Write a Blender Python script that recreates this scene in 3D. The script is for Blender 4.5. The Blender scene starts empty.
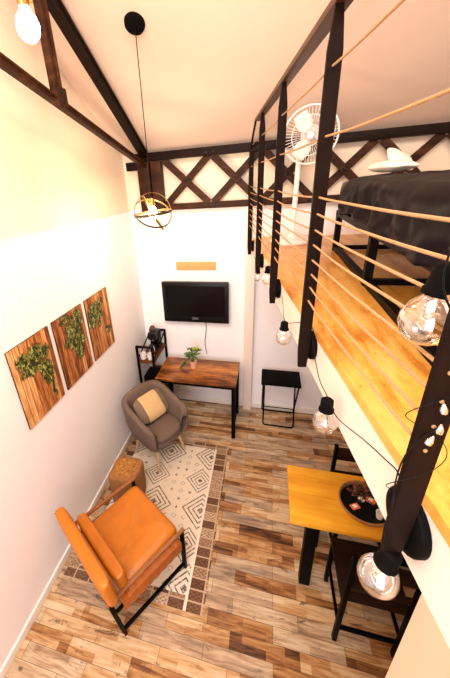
import bpy, bmesh, math, random
from mathutils import Vector, Matrix, noise
random.seed(7)
S = bpy.context.scene
COL = S.collection
PI = math.pi
R = math.radians

# ------------------------------------------------------------------ camera
cam = bpy.data.objects.new('camera', bpy.data.cameras.new('camera'))
COL.objects.link(cam)
yaw, pit, rol = 0.290, 0.409, -0.073
cy, sy, cp, sp, cr, sr = math.cos(yaw), math.sin(yaw), math.cos(pit), math.sin(pit), math.cos(rol), math.sin(rol)
right = Vector((cy, sy, 0)); fwd = Vector((-sy*cp, cy*cp, -sp)); up = right.cross(fwd)
r2 = cr*right + sr*up; u2 = -sr*right + cr*up
m = Matrix((r2, u2, -fwd)).transposed().to_4x4(); m.translation = Vector((0, 0, 2.8))
cam.matrix_world = m
cam.data.sensor_fit = 'VERTICAL'; cam.data.sensor_height = 36; cam.data.sensor_width = 24
cam.data.lens = 309.85/678*36
cam.data.shift_x = (225-180.0)/678; cam.data.shift_y = -(339-317.9)/678
cam.data.clip_start = 0.02
S.camera = cam

# ------------------------------------------------------------------ world, light, exposure
w = bpy.data.worlds.new('world'); S.world = w; w.use_nodes = True
w.node_tree.nodes['Background'].inputs[0].default_value = (1.0, 0.93, 0.86, 1)
w.node_tree.nodes['Background'].inputs[1].default_value = 0.2
S.view_settings.view_transform = 'Standard'; S.view_settings.look = 'None'
S.view_settings.gamma = 1; S.view_settings.use_curve_mapping = False
S.view_settings.exposure = 0.62

def area(name, loc, target, sx, sy_, power, color):
    d = bpy.data.lights.new(name, 'AREA'); d.shape = 'RECTANGLE'; d.size = sx; d.size_y = sy_
    d.energy = power; d.color = color
    o = bpy.data.objects.new(name, d); COL.objects.link(o); o.location = loc
    o.rotation_euler = (Vector(target)-Vector(loc)).to_track_quat('-Z', 'Y').to_euler()
    return o
area('window_daylight', (-0.3, -2.3, 2.5), (-1.1, 3.0, 1.3), 2.2, 2.4, 64, (0.97, 0.95, 1.0))
area('added_fill_lamp', (-0.35, -0.5, 4.51), (-0.35, 2.11, 0.01), 1.5, 1.2, 58, (1.0, 0.94, 0.90))  # added daylight fill lamp under the closed ceiling
area('added_loft_fill_lamp', (1.35, -0.4, 4.57), (1.35, 0.93, 2.27), 0.9, 0.9, 34, (1.0, 0.86, 0.72))  # added fill lamp to brighten the loft, no opening above it

def point(name, loc, power, color, rad=0.03):
    d = bpy.data.lights.new(name, 'POINT'); d.energy = power; d.color = color; d.shadow_soft_size = rad
    o = bpy.data.objects.new(name, d); COL.objects.link(o); o.location = loc
    return o

# ------------------------------------------------------------------ node helpers
class NT:
    def __init__(s, name):
        s.m = bpy.data.materials.new(name); s.m.use_nodes = True
        s.t = s.m.node_tree; s.n = s.t.nodes; s.b = s.n['Principled BSDF']
    def link(s, a, b): s.t.links.new(a, b)
    def node(s, typ, **kw):
        x = s.n.new(typ)
        for k, v in kw.items(): setattr(x, k, v)
        return x
    def inp(s, sock, v):
        if v is None: return
        if isinstance(v, (int, float)): sock.default_value = v
        elif isinstance(v, (tuple, list)): sock.default_value = v
        else: s.link(v, sock)
    def math(s, op, a, b=None, c=None, clamp=False):
        x = s.node('ShaderNodeMath', operation=op); x.use_clamp = clamp
        s.inp(x.inputs[0], a); s.inp(x.inputs[1], b)
        if c is not None: s.inp(x.inputs[2], c)
        return x.outputs[0]
    def mix(s, f, a, b):
        x = s.node('ShaderNodeMix', data_type='RGBA')
        s.inp(x.inputs[0], f); s.inp(x.inputs[6], c4(a)); s.inp(x.inputs[7], c4(b))
        return x.outputs[2]
    def coord(s, kind='Object'):
        return s.node('ShaderNodeTexCoord').outputs[kind]
    def mapping(s, v, scale=(1, 1, 1), loc=(0, 0, 0), rot=(0, 0, 0)):
        x = s.node('ShaderNodeMapping'); s.link(v, x.inputs[0])
        x.inputs['Scale'].default_value = scale; x.inputs['Location'].default_value = loc; x.inputs['Rotation'].default_value = rot
        return x.outputs[0]
    def noise(s, v, scale=5, detail=3, rough=.55, dist=0):
        x = s.node('ShaderNodeTexNoise'); s.link(v, x.inputs['Vector'])
        x.inputs['Scale'].default_value = scale; x.inputs['Detail'].default_value = detail
        x.inputs['Roughness'].default_value = rough; x.inputs['Distortion'].default_value = dist
        return x.outputs['Fac']
    def ramp(s, f, stops, interp='LINEAR'):
        x = s.node('ShaderNodeValToRGB'); s.link(f, x.inputs[0]); e = x.color_ramp.elements
        x.color_ramp.interpolation = interp
        while len(e) < len(stops): e.new(.5)
        for i, (p, c) in enumerate(stops): e[i].position = p; e[i].color = c4(c)
        return x.outputs[0]
    def xyz(s, v):
        x = s.node('ShaderNodeSeparateXYZ'); s.link(v, x.inputs[0]); return x.outputs
    def bump(s, h, strength=.3, dist=.01):
        x = s.node('ShaderNodeBump'); x.inputs['Strength'].default_value = strength; x.inputs['Distance'].default_value = dist
        s.link(h, x.inputs['Height']); s.link(x.outputs[0], s.b.inputs['Normal'])
    def fin(s, color=None, rough=.5, metal=0, spec=.5, coat=0):
        if color is not None: s.inp(s.b.inputs['Base Color'], c4(color))
        s.inp(s.b.inputs['Roughness'], rough); s.b.inputs['Metallic'].default_value = metal
        s.b.inputs['Specular IOR Level'].default_value = spec; s.b.inputs['Coat Weight'].default_value = coat
        return s.m
def c4(c):
    if isinstance(c, (tuple, list)) and len(c) == 3: return (c[0], c[1], c[2], 1)
    return c

def plain(name, c, rough=.5, metal=0, var=.12, scale=30, spec=.5, bump=0, coat=0):
    t = NT(name); v = t.coord()
    f = t.noise(v, scale, 3)
    d = tuple(x*(1-var) for x in c); l = tuple(min(1, x*(1+var)) for x in c)
    col = t.mix(f, d, l)
    if bump: t.bump(f, bump, .004)
    return t.fin(col, rough, metal, spec, coat)

def wood(name, stops, axis=0, scale=1.0, rough=.45, stretch=10, planks=None, spec=.4):
    """grained wood, grain along axis"""
    t = NT(name); v = t.coord()
    sc = [stretch]*3; sc[axis] = 1
    mv = t.mapping(v, tuple(x*scale for x in sc))
    f = t.noise(mv, 1.6, 5, .6, .6)
    f2 = t.noise(v, 3.5*scale, 3, .6)
    g = t.math('ADD', t.math('MULTIPLY', f, .65), t.math('MULTIPLY', f2, .35))
    if planks:
        ax, wd = planks
        p = t.math('FLOOR', t.math('DIVIDE', t.xyz(v)[ax], wd))
        wn = t.node('ShaderNodeTexWhiteNoise', noise_dimensions='1D'); t.link(p, wn.inputs['W'])
        g = t.math('ADD', g, t.math('MULTIPLY', t.math('SUBTRACT', wn.outputs['Value'], .5), .22))
    t.bump(f, .12, .002)
    return t.fin(t.ramp(g, stops), rough, 0, spec)

M = {}
M['wall'] = plain('white_wall_paint', (.90, .87, .88), .75, var=.02, scale=3, spec=.2)
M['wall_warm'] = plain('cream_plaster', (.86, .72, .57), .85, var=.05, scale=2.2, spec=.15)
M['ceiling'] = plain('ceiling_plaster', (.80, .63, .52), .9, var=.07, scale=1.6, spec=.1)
M['white'] = plain('white_gloss_paint', (.85, .80, .75), .45, var=.02)
M['beige'] = plain('dimmed_white_wall_paint', (.62, .42, .29), .7, var=.02, scale=3, spec=.15)  # white wall toned down to beige, dim light put into the colour
M['fascia'] = plain('fascia_white_paint', (.82, .69, .60), .55, var=.03, scale=4, spec=.2)
M['black'] = plain('black_metal', (.002, .0018, .0018), .5, 0, var=.2, spec=.05)
M['blackmatte'] = plain('black_matte', (.004, .0035, .0035), .6, 0, var=.2, spec=.03)
M['post'] = plain('dark_steel_railing', (.010, .005, .0038), .5, 0, var=.5, scale=14, spec=.05)
M['rail'] = plain('oiled_steel_handrail', (.055, .018, .008), .4, 0, var=.4, scale=10, spec=.3)
M['bedframe'] = plain('dark_bed_steel', (.005, .003, .0025), .5, 0, spec=.08)
M['leather'] = plain('tan_leather', (.50, .145, .004), .38, var=.22, scale=9, bump=.12, spec=.5)
M['leatherdark'] = plain('tan_leather_strap', (.40, .10, .010), .4, var=.2, scale=14)
M['armwood'] = wood('brown_arm_wood', [(0.3, (.16, .05, .015)), (.7, (.38, .14, .045))], 0, 6)
M['fabric'] = plain('taupe_fabric', (.155, .105, .080), .9, var=.22, scale=70, spec=.15, bump=.3)
M['legwood'] = wood('pale_beech', [(.3, (.50, .30, .13)), (.7, (.70, .47, .24))], 2, 8)
M['cushion'] = plain('beige_woven_cushion', (.62, .42, .20), .95, var=.2, scale=90, spec=.1, bump=.3)
M['cushion2'] = plain('grey_brown_cushion', (.20, .14, .10), .95, var=.2, scale=90, spec=.1)
M['rope'] = plain('hemp_rope', (.40, .235, .115), .85, var=.35, scale=160, spec=.2, bump=.5)
M['cable'] = plain('black_cable', (.004, .004, .004), .5, spec=.1)
M['duvet'] = plain('midnight_bedspread', (.0042, .0022, .0036), .45, var=.8, scale=7, spec=.13, bump=1.0)
M['mattress'] = plain('grey_mattress', (.10, .09, .10), .9)
M['pillow'] = plain('white_pillow_cotton', (.88, .80, .72), .85, var=.04, scale=20)
M['whiteplastic'] = plain('white_plastic', (.86, .82, .78), .4, var=.02)
M['tvbody'] = plain('tv_black_plastic', (.004, .004, .004), .3, var=.05, spec=.25)
M['screen'] = plain('tv_screen', (.003, .002, .002), .2, var=.05, spec=.15)
M['silver'] = plain('silver_mark', (.6, .6, .6), .3, .6)
M['leaf'] = plain('green_leaves', (.07, .15, .015), .55, var=.6, scale=18)
M['leaf2'] = plain('yellow_green_leaves', (.40, .48, .05), .55, var=.4, scale=18)
M['pot'] = plain('pink_ceramic', (.72, .42, .28), .4)
M['ceramic'] = plain('white_ceramic', (.85, .80, .74), .2)
M['orange'] = plain('orange_card', (.75, .16, .06), .5)
M['redflower'] = plain('dried_red_petals', (.35, .06, .03), .7, var=.4)
M['twig'] = plain('dried_twigs', (.10, .045, .02), .8, var=.4)
M['traybase'] = plain('black_tray', (.003, .003, .003), .35, spec=.12)
M['trayrim'] = wood('tray_rim_wood', [(.3, (.22, .10, .03)), (.7, (.42, .2, .07))], 0, 6)
M['dishes'] = plain('silver_metal', (.65, .6, .55), .2, 1)
M['desk'] = wood('rustic_desk_wood', [(.28, (.02, .005, .001)), (.38, (.14, .038, .006)), (.50, (.44, .145, .025)), (.68, (.72, .32, .07))], 0, 1.5, .35, 7, planks=(1, .12))
M['rackwood'] = wood('dark_rustic_shelf', [(.3, (.02, .005, .002)), (.55, (.12, .035, .008)), (.8, (.26, .09, .02))], 1, 3, spec=.15)
M['table'] = wood('golden_pine', [(.25, (.32, .11, .004)), (.45, (.64, .27, .012)), (.7, (.82, .42, .03))], 0, 1.0, .38, 9)
M['plank'] = wood('ply_board', [(.3, (.55, .27, .08)), (.7, (.72, .42, .16))], 0, 2)
M['truss'] = wood('dark_truss_beam', [(.2, (.007, .0025, .001)), (.5, (.032, .010, .004)), (.85, (.13, .05, .016))], 0, 2.0, .5, 5, spec=.12)
M['trussdark'] = plain('dark_painted_truss', (.010, .004, .0025), .5, var=.5, scale=5, spec=.1)
M['cork'] = plain('stump_bark', (.30, .13, .04), .9, var=.5, scale=40, bump=.7)
M['seatdark'] = wood('dark_walnut_seat', [(.2, (.006, .002, .0015)), (.8, (.028, .010, .005))], 0, 3, spec=.12)
M['bolt'] = plain('dark_bolt', (.006, .005, .005), .4, .6)
M['brass'] = plain('brass', (.5, .3, .1), .3, 1)
M['bronze'] = plain('aged_bronze_band', (.09, .055, .02), .4, .6)

def emis(name, col, strength):
    t = NT(name); t.fin(col, .4); t.b.inputs['Emission Color'].default_value = c4(col); t.b.inputs['Emission Strength'].default_value = strength
    return t.m
M['glow'] = emis('lit_bulb_glass', (1, .78, .46), 26)
def thin_glass(name, tint=(1, .97, .93), lo=.20):
    t = NT(name); t.n.remove(t.b); out = t.n['Material Output']
    tr = t.node('ShaderNodeBsdfTransparent'); tr.inputs[0].default_value = c4(tint)
    gl = t.node('ShaderNodeBsdfGlossy'); gl.inputs['Roughness'].default_value = .06; gl.inputs['Color'].default_value = (1, 1, 1, 1)
    lw = t.node('ShaderNodeLayerWeight'); lw.inputs['Blend'].default_value = .35
    f = t.math('ADD', t.math('MULTIPLY', lw.outputs['Facing'], .75), lo, clamp=True)
    mx = t.node('ShaderNodeMixShader'); t.link(f, mx.inputs[0]); t.link(tr.outputs[0], mx.inputs[1]); t.link(gl.outputs[0], mx.inputs[2])
    t.link(mx.outputs[0], out.inputs[0]); return t.m
M['glass'] = thin_glass('clear_bulb_glass')
M['crystal'] = thin_glass('crystal_drop', lo=.45)
M['filament'] = plain('pale_filament', (.8, .72, .6), .3, .6)

# floor: reclaimed-wood look tiles running along x
def floor_mat():
    t = NT('reclaimed_plank_tiles'); v = t.coord('Object')
    def bricks(bw, bh, off, loc, mort):
        b = t.node('ShaderNodeTexBrick'); t.link(t.mapping(v, loc=loc), b.inputs['Vector'])
        b.offset = off; b.offset_frequency = 2; b.squash = 1
        b.inputs['Color1'].default_value = (0, 0, 0, 1); b.inputs['Color2'].default_value = (1, 1, 1, 1)
        b.inputs['Mortar'].default_value = (.5, .5, .5, 1); b.inputs['Scale'].default_value = 1
        b.inputs['Mortar Size'].default_value = mort; b.inputs['Mortar Smooth'].default_value = 0; b.inputs['Bias'].default_value = 0
        b.inputs['Brick Width'].default_value = bw; b.inputs['Row Height'].default_value = bh
        return b
    b1 = bricks(.44, .092, .37, (.13, .02, 0), .0012)
    b2 = bricks(.27, .046, .43, (.05, .02, 0), 0)
    x = t.math('ADD', t.math('MULTIPLY', b1.outputs['Color'], .48), t.math('MULTIPLY', b2.outputs['Color'], .40))
    g = t.noise(t.mapping(v, (1.6, 14, 1)), 2.6, 6, .65, .8)
    x = t.math('ADD', x, t.math('MULTIPLY', t.math('SUBTRACT', g, .5), 1.25))
    col = t.ramp(x, [(.0, (.035, .010, .003)), (.17, (.17, .060, .016)), (.33, (.33, .145, .045)), (.48, (.46, .25, .10)), (.62, (.57, .37, .19)), (.95, (.70, .54, .35))])
    wn = t.node('ShaderNodeTexWhiteNoise', noise_dimensions='1D'); t.link(b1.outputs['Color'], wn.inputs['W'])
    col = t.mix(t.math('MULTIPLY', t.math('GREATER_THAN', wn.outputs['Value'], .62), .55), col, t.ramp(g, [(.3, (.22, .14, .085)), (.6, (.58, .47, .34))]))
    # knots and burn marks
    k = t.noise(t.mapping(v, (2.5, 8, 1), (3.3, 1.7, 0)), 1.7, 4, .7, 1.2)
    kk = t.ramp(k, [(.33, (1, 1, 1)), (.39, (0, 0, 0))])
    col = t.mix(t.math('MULTIPLY', kk, .75), col, (.045, .014, .006))
    mort = t.math('SUBTRACT', 1, b1.outputs['Fac'])
    col = t.mix(b1.outputs['Fac'], col, (.09, .045, .022))
    t.bump(g, .12, .003)
    return t.fin(col, t.math('ADD', t.math('MULTIPLY', g, .25), .28), 0, .45)
M['floor'] = floor_mat()

def rug_mat():
    t = NT('patterned_rug'); v = t.coord('Object'); X, Y, Z = t.xyz(v)
    # border zone: x > .46 edge etc. (object coords are world coords)
    cream = (.78, .66, .52); ink = (.07, .045, .03)
    def lattice(x0, y0, px_, py_, hx, hy):
        ux = t.math('SUBTRACT', t.math('PINGPONG', t.math('ADD', X, -x0 + 20*px_), px_/2), 0)
        uy = t.math('PINGPONG', t.math('ADD', Y, -y0 + 20*py_), py_/2)
        return t.math('ADD', t.math('DIVIDE', ux, hx), t.math('DIVIDE', uy, hy))
    d = t.math('MINIMUM', lattice(-.955, 1.86, .46, .62, .205, .20), lattice(-1.02+.0, 2.17, .46, .62, .165, .165))
    # rings
    rings = t.math('FRACT', t.math('MULTIPLY', d, 4.2))
    line = t.math('LESS_THAN', t.math('ABSOLUTE', t.math('SUBTRACT', rings, .5)), .17)
    inside = t.math('LESS_THAN', d, 1.0)
    core = t.math('LESS_THAN', d, .11)
    ringm = t.math('MAXIMUM', t.math('MULTIPLY', line, inside), core)
    # dashed look
    nz = t.noise(v, 60, 1)
    ringm = t.math('MULTIPLY', ringm, t.math('ADD', t.math('MULTIPLY', t.math('GREATER_THAN', nz, .45), .4), .5))
    # small stars between
    sx = t.math('SUBTRACT', t.math('FRACT', t.math('DIVIDE', t.math('ADD', X, 20), .092)), .5)
    sy_ = t.math('SUBTRACT', t.math('FRACT', t.math('DIVIDE', t.math('ADD', Y, 20.03), .084)), .5)
    ax, ay = t.math('ABSOLUTE', sx), t.math('ABSOLUTE', sy_)
    star = t.math('LESS_THAN', t.math('ADD', t.math('MULTIPLY', t.math('MULTIPLY', ax, ay), 26), t.math('MAXIMUM', ax, ay)), .27)
    box = t.math('MULTIPLY', t.math('LESS_THAN', t.math('ABSOLUTE', t.math('SUBTRACT', t.math('ADD', ax, ay), .24)), .055), 1)
    cellx = t.math('FLOOR', t.math('DIVIDE', t.math('ADD', X, 20), .092)); celly = t.math('FLOOR', t.math('DIVIDE', t.math('ADD', Y, 20.03), .084))
    cv = t.node('ShaderNodeCombineXYZ'); t.link(cellx, cv.inputs[0]); t.link(celly, cv.inputs[1])
    wn = t.node('ShaderNodeTexWhiteNoise', noise_dimensions='2D'); t.link(cv.outputs[0], wn.inputs['Vector'])
    wv = wn.outputs['Value']
    motif = t.math('ADD', t.math('MULTIPLY', star, t.math('GREATER_THAN', wv, .5)), t.math('MULTIPLY', box, t.math('LESS_THAN', wv, .5)))
    outm = t.math('MULTIPLY', t.math('MULTIPLY', motif, t.math('GREATER_THAN', d, 1.12)), t.math('ADD', t.math('MULTIPLY', wv, .8), .15))
    fac = t.math('MAXIMUM', ringm, outm, clamp=True)
    field = t.mix(fac, cream, ink)
    # border tiles
    bx, by = .105, .072
    tx = t.math('FRACT', t.math('DIVIDE', t.math('ADD', X, 20.565), .128)); ty = t.math('FRACT', t.math('DIVIDE', t.math('ADD', Y, 19.95), .076))
    tcx = t.math('FLOOR', t.math('DIVIDE', t.math('ADD', X, 20.565), .128)); tcy = t.math('FLOOR', t.math('DIVIDE', t.math('ADD', Y, 19.95), .076))
    cv2 = t.node('ShaderNodeCombineXYZ'); t.link(tcx, cv2.inputs[0]); t.link(tcy, cv2.inputs[1])
    wn2 = t.node('ShaderNodeTexWhiteNoise', noise_dimensions='2D'); t.link(cv2.outputs[0], wn2.inputs['Vector'])
    tilec = t.ramp(wn2.outputs['Value'], [(0, (.13, .055, .028)), (.45, (.24, .12, .06)), (.7, (.46, .29, .17)), (1, (.60, .42, .27))])
    orn = t.math('GREATER_THAN', t.math('MULTIPLY', t.math('SINE', t.math('MULTIPLY', tx, 6*PI)), t.math('SINE', t.math('MULTIPLY', ty, 6*PI))), .12)
    orn2 = t.math('GREATER_THAN', t.noise(v, 85, 2), .56)
    tilec = t.mix(t.math('MULTIPLY', t.math('MAXIMUM', orn, orn2), .55), tilec, (.05, .022, .012))
    edge = t.math('MAXIMUM', t.math('GREATER_THAN', t.math('ABSOLUTE', t.math('SUBTRACT', tx, .5)), .455), t.math('GREATER_THAN', t.math('ABSOLUTE', t.math('SUBTRACT', ty, .5)), .43))
    tilec = t.mix(edge, tilec, (.50, .34, .22))
    isb = t.math('MAXIMUM', t.math('GREATER_THAN', X, -.455), t.math('MAXIMUM', t.math('LESS_THAN', X, -1.37), t.math('MAXIMUM', t.math('GREATER_THAN', Y, 2.595), t.math('LESS_THAN', Y, 1.205))))
    col = t.mix(isb, field, tilec)
    wl = t.math('LESS_THAN', t.math('ABSOLUTE', t.math('ADD', X, .462)), .010)
    wl = t.math('MULTIPLY', wl, t.math('LESS_THAN', Y, 2.60))
    col = t.mix(wl, col, (.80, .70, .58))
    return t.fin(col, .7, 0, .2)
M['rug'] = rug_mat()

def osb_mat():
    t = NT('knotty_pine_loft_floor'); v = t.coord('Object')
    f = t.noise(t.mapping(v, (5, .9, 1), rot=(0, 0, R(-9))), 2.2, 5, .6, 1.0)
    f2 = t.noise(v, 2.0, 3)
    f3 = t.noise(t.mapping(v, (3, 1.2, 1), rot=(0, 0, R(-9))), 9, 5, .75, 1.5)
    x = t.math('ADD', t.math('ADD', t.math('MULTIPLY', f, .5), t.math('MULTIPLY', f2, .25)), t.math('MULTIPLY', f3, .25))
    col = t.ramp(x, [(.28, (.20, .05, .006)), (.42, (.52, .18, .02)), (.52, (.78, .38, .07)), (.66, (.88, .55, .18))])
    vo = t.node('ShaderNodeTexVoronoi'); t.link(t.mapping(v, (1.3, 1, 1), rot=(0, 0, .4)), vo.inputs['Vector']); vo.inputs['Scale'].default_value = 8
    vo.inputs['Randomness'].default_value = 1
    kn = t.ramp(vo.outputs['Distance'], [(.045, (1, 1, 1)), (.085, (0, 0, 0))])
    col = t.mix(t.math('MULTIPLY', kn, .55), col, (.16, .05, .01))
    fl = t.noise(t.mapping(v, (14, 6, 1), rot=(0, 0, .5)), 3, 3, .7)
    flk = t.ramp(fl, [(.66, (0, 0, 0)), (.70, (1, 1, 1))])
    col = t.mix(t.math('MULTIPLY', flk, .6), col, (.20, .06, .01))
    return t.fin(col, .32, 0, .5)
M['loftfloor'] = osb_mat()

def art_mat(name, blobs, seed):
    """vertical wooden boards with a leafy green world map; panel-local coords: y across 0..W, z up"""
    t = NT(name); v = t.coord('Object'); X, Y, Z = t.xyz(v)
    p = t.math('FLOOR', t.math('DIVIDE', t.math('ADD', Y, 5), .052))
    wn = t.node('ShaderNodeTexWhiteNoise', noise_dimensions='1D'); t.link(t.math('ADD', p, seed), wn.inputs['W'])
    g = t.noise(t.mapping(v, (1, 22, 2.2), (seed, seed, 0)), 2.5, 5, .6, .7)
    x = t.math('ADD', t.math('MULTIPLY', wn.outputs['Value'], .5), t.math('ADD', t.math('MULTIPLY', g, 1.1), -.22))
    col = t.ramp(x, [(.18, (.03, .008, .003)), (.40, (.20, .055, .014)), (.60, (.50, .19, .05)), (.85, (.80, .48, .20))])
    gap = t.math('LESS_THAN', t.math('FRACT', t.math('DIVIDE', t.math('ADD', Y, 5), .052)), .07)
    col = t.mix(gap, col, (.02, .008, .004))
    # nails
    # distorted coordinates for the foliage
    nx = t.math('MULTIPLY', t.math('SUBTRACT', t.noise(v, 26, 3), .5), .085)
    nz = t.math('MULTIPLY', t.math('SUBTRACT', t.noise(t.mapping(v, loc=(3, 5, 7)), 26, 3), .5), .085)
    yy = t.math('ADD', Y, nx); zz = t.math('ADD', Z, nz)
    blobs = [(a_, b_, c_*1.12, e_*1.12) for a_, b_, c_, e_ in blobs]
    d = None
    for (by, bz, ry, rz) in blobs:
        e = t.math('SQRT', t.math('ADD', t.math('POWER', t.math('ABSOLUTE', t.math('DIVIDE', t.math('SUBTRACT', yy, by), ry)), 2), t.math('POWER', t.math('ABSOLUTE', t.math('DIVIDE', t.math('SUBTRACT', zz, bz), rz)), 2)))
        d = e if d is None else t.math('MINIMUM', d, e)
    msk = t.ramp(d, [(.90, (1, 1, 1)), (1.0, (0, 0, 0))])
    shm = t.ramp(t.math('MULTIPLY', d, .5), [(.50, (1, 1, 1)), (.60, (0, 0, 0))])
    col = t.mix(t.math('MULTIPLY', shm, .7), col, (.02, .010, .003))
    lf = t.noise(t.mapping(v, (1, 1.4, 1.0), (0, seed, seed)), 24, 4, .75, 1.0)
    gcol = t.ramp(lf, [(.42, (.004, .006, .002)), (.50, (.05, .06, .010)), (.57, (.26, .27, .05)), (.68, (.74, .70, .32))])
    col = t.mix(msk, col, gcol)
    return t.fin(col, .5, 0, .3)

# ------------------------------------------------------------------ mesh builder
class MB:
    def __init__(s): s.bm = bmesh.new()
    def box(s, x0, x1, y0, y1, z0, z1, bev=0, rot=None, at=None):
        b = bmesh.new(); bmesh.ops.create_cube(b, size=1)
        for v in b.verts: v.co = Vector(((x0+x1)/2+v.co.x*(x1-x0), (y0+y1)/2+v.co.y*(y1-y0), (z0+z1)/2+v.co.z*(z1-z0)))
        if bev: bmesh.ops.bevel(b, geom=b.edges[:], offset=bev, segments=2, affect='EDGES', profile=.6)
        s.add(b); return s
    def add(s, b, mat=None):
        if mat is not None: bmesh.ops.transform(b, matrix=mat, verts=b.verts)
        me = bpy.data.meshes.new('t'); b.to_mesh(me); b.free(); s.bm.from_mesh(me); bpy.data.meshes.remove(me); return s
    def bar(s, a, b_, wd, ht, upv=(0, 0, 1), bev=0, w2=None, h2=None):
        """rectangular bar from a to b: wd across, ht along up"""
        a = Vector(a); b_ = Vector(b_); d = (b_-a).normalized(); upv = Vector(upv)
        if abs(d.dot(upv)) > .98: upv = Vector((0, 1, 0))
        sd = d.cross(upv).normalized(); u = sd.cross(d).normalized()
        w2 = wd if w2 is None else w2; h2 = ht if h2 is None else h2
        b = bmesh.new(); vs = []
        for p, ww, hh in ((a, wd, ht), (b_, w2, h2)):
            for i, j in ((-1, -1), (1, -1), (1, 1), (-1, 1)): vs.append(b.verts.new(p+sd*i*ww/2+u*j*hh/2))
        b.faces.new(vs[3::-1]); b.faces.new(vs[4:])
        for i in range(4): b.faces.new((vs[i], vs[(i+1) % 4], vs[4+(i+1) % 4], vs[4+i]))
        if bev: bmesh.ops.bevel(b, geom=b.edges[:], offset=bev, segments=2, affect='EDGES', profile=.6)
        s.add(b); return s
    def tube(s, pts, r, n=10, closed=False, r_end=None):
        pts = [Vector(p) for p in pts]; N = len(pts); b = bmesh.new(); rings = []; pu = None
        for i, p in enumerate(pts):
            if closed: d = (pts[(i+1) % N]-pts[i-1])
            else: d = pts[min(i+1, N-1)]-pts[max(i-1, 0)]
            d.normalize()
            if pu is None: u = Vector((0, 0, 1)) if abs(d.z) < .9 else Vector((1, 0, 0))
            else: u = pu
            u = (u-d*u.dot(d)).normalized(); pu = u; sd = d.cross(u)
            rr = r if r_end is None else r+(r_end-r)*i/(N-1)
            rings.append([b.verts.new(p+(u*math.cos(2*PI*k/n)+sd*math.sin(2*PI*k/n))*rr) for k in range(n)])
        for i in range(N if closed else N-1):
            A, B = rings[i], rings[(i+1) % N]
            for k in range(n): b.faces.new((A[k], A[(k+1) % n], B[(k+1) % n], B[k]))
        if not closed: b.faces.new(rings[0][::-1]); b.faces.new(rings[-1])
        bmesh.ops.recalc_face_normals(b, faces=b.faces[:])
        s.add(b); return s
    def lathe(s, prof, n=24, at=(0, 0, 0), axis=(0, 0, 1)):
        b = bmesh.new(); rings = []
        for r, z in prof:
            if r < 1e-5: rings.append([b.verts.new((0, 0, z))])
            else: rings.append([b.verts.new((r*math.cos(2*PI*k/n), r*math.sin(2*PI*k/n), z)) for k in range(n)])
        for A, B in zip(rings, rings[1:]):
            for k in range(n):
                a1, a2 = A[k % len(A)], A[(k+1) % len(A)]; b1, b2 = B[k % len(B)], B[(k+1) % len(B)]
                f = []
                for q in (a1, a2, b2, b1):
                    if q not in f: f.append(q)
                if len(f) > 2: b.faces.new(f)
        bmesh.ops.recalc_face_normals(b, faces=b.faces[:])
        mt = Matrix.Translation(Vector(at)) @ Vector(axis).normalized().to_track_quat('Z', 'Y').to_matrix().to_4x4()
        s.add(b, mt); return s
    def grid(s, fn, nu, nv, closeu=False):
        b = bmesh.new(); G = [[b.verts.new(fn(i/(nu if closeu else nu-1), j/(nv-1))) for j in range(nv)] for i in range(nu)]
        for i in range(nu if closeu else nu-1):
            for j in range(nv-1): b.faces.new((G[i][j], G[(i+1) % nu][j], G[(i+1) % nu][j+1], G[i][j+1]))
        s.add(b); return s
    def poly(s, pts, z0, z1):
        """prism from xy outline"""
        b = bmesh.new(); lo = [b.verts.new((x, y, z0)) for x, y in pts]; hi = [b.verts.new((x, y, z1)) for x, y in pts]
        b.faces.new(lo[::-1]); b.faces.new(hi); n = len(pts)
        for i in range(n): b.faces.new((lo[i], lo[(i+1) % n], hi[(i+1) % n], hi[i]))
        bmesh.ops.recalc_face_normals(b, faces=b.faces[:])
        s.add(b); return s
    def build(s, name, mat, parent=None, world=True, smooth=True, angle=40, kind=None, sub=0, mats=None):
        me = bpy.data.meshes.new(name); 
        bmesh.ops.remove_doubles(s.bm, verts=s.bm.verts[:], dist=1e-6)
        s.bm.to_mesh(me); s.bm.free()
        o = bpy.data.objects.new(name, me); COL.objects.link(o)
        me.materials.append(mat)
        if parent:
            o.parent = parent
            if world:   # geometry given in world space, parent not rotated
                p = parent; off = Vector()
                while p: off += p.location; p = p.parent
                me.transform(Matrix.Translation(-off))
        if smooth:
            me.shade_smooth()
            for e in me.edges: pass
            me.set_sharp_from_angle(angle=R(angle))
        if sub:
            md = o.modifiers.new('sub', 'SUBSURF'); md.levels = sub; md.render_levels = sub
        if kind: o['kind'] = kind
        return o

def tag(o, label, cat, group=None, kind=None):
    o['label'] = label; o['category'] = cat
    if group: o['group'] = group
    if kind: o['kind'] = kind
    return o
def thing(name, label, cat, loc=(0, 0, 0), rz=0, group=None):
    o = bpy.data.objects.new(name, None); COL.objects.link(o); o.location = loc; o.rotation_euler = (0, 0, rz)
    o.empty_display_size = .1
    return tag(o, label, cat, group)
def struct(name, mb, mat, **kw): return mb.build(name, mat, kind='structure', **kw)
def copy_tree(o, parent=None):
    c = o.copy(); COL.objects.link(c); c.parent = parent
    for ch in [x for x in bpy.data.objects if x.parent == o]: copy_tree(ch, c)
    return c

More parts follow.
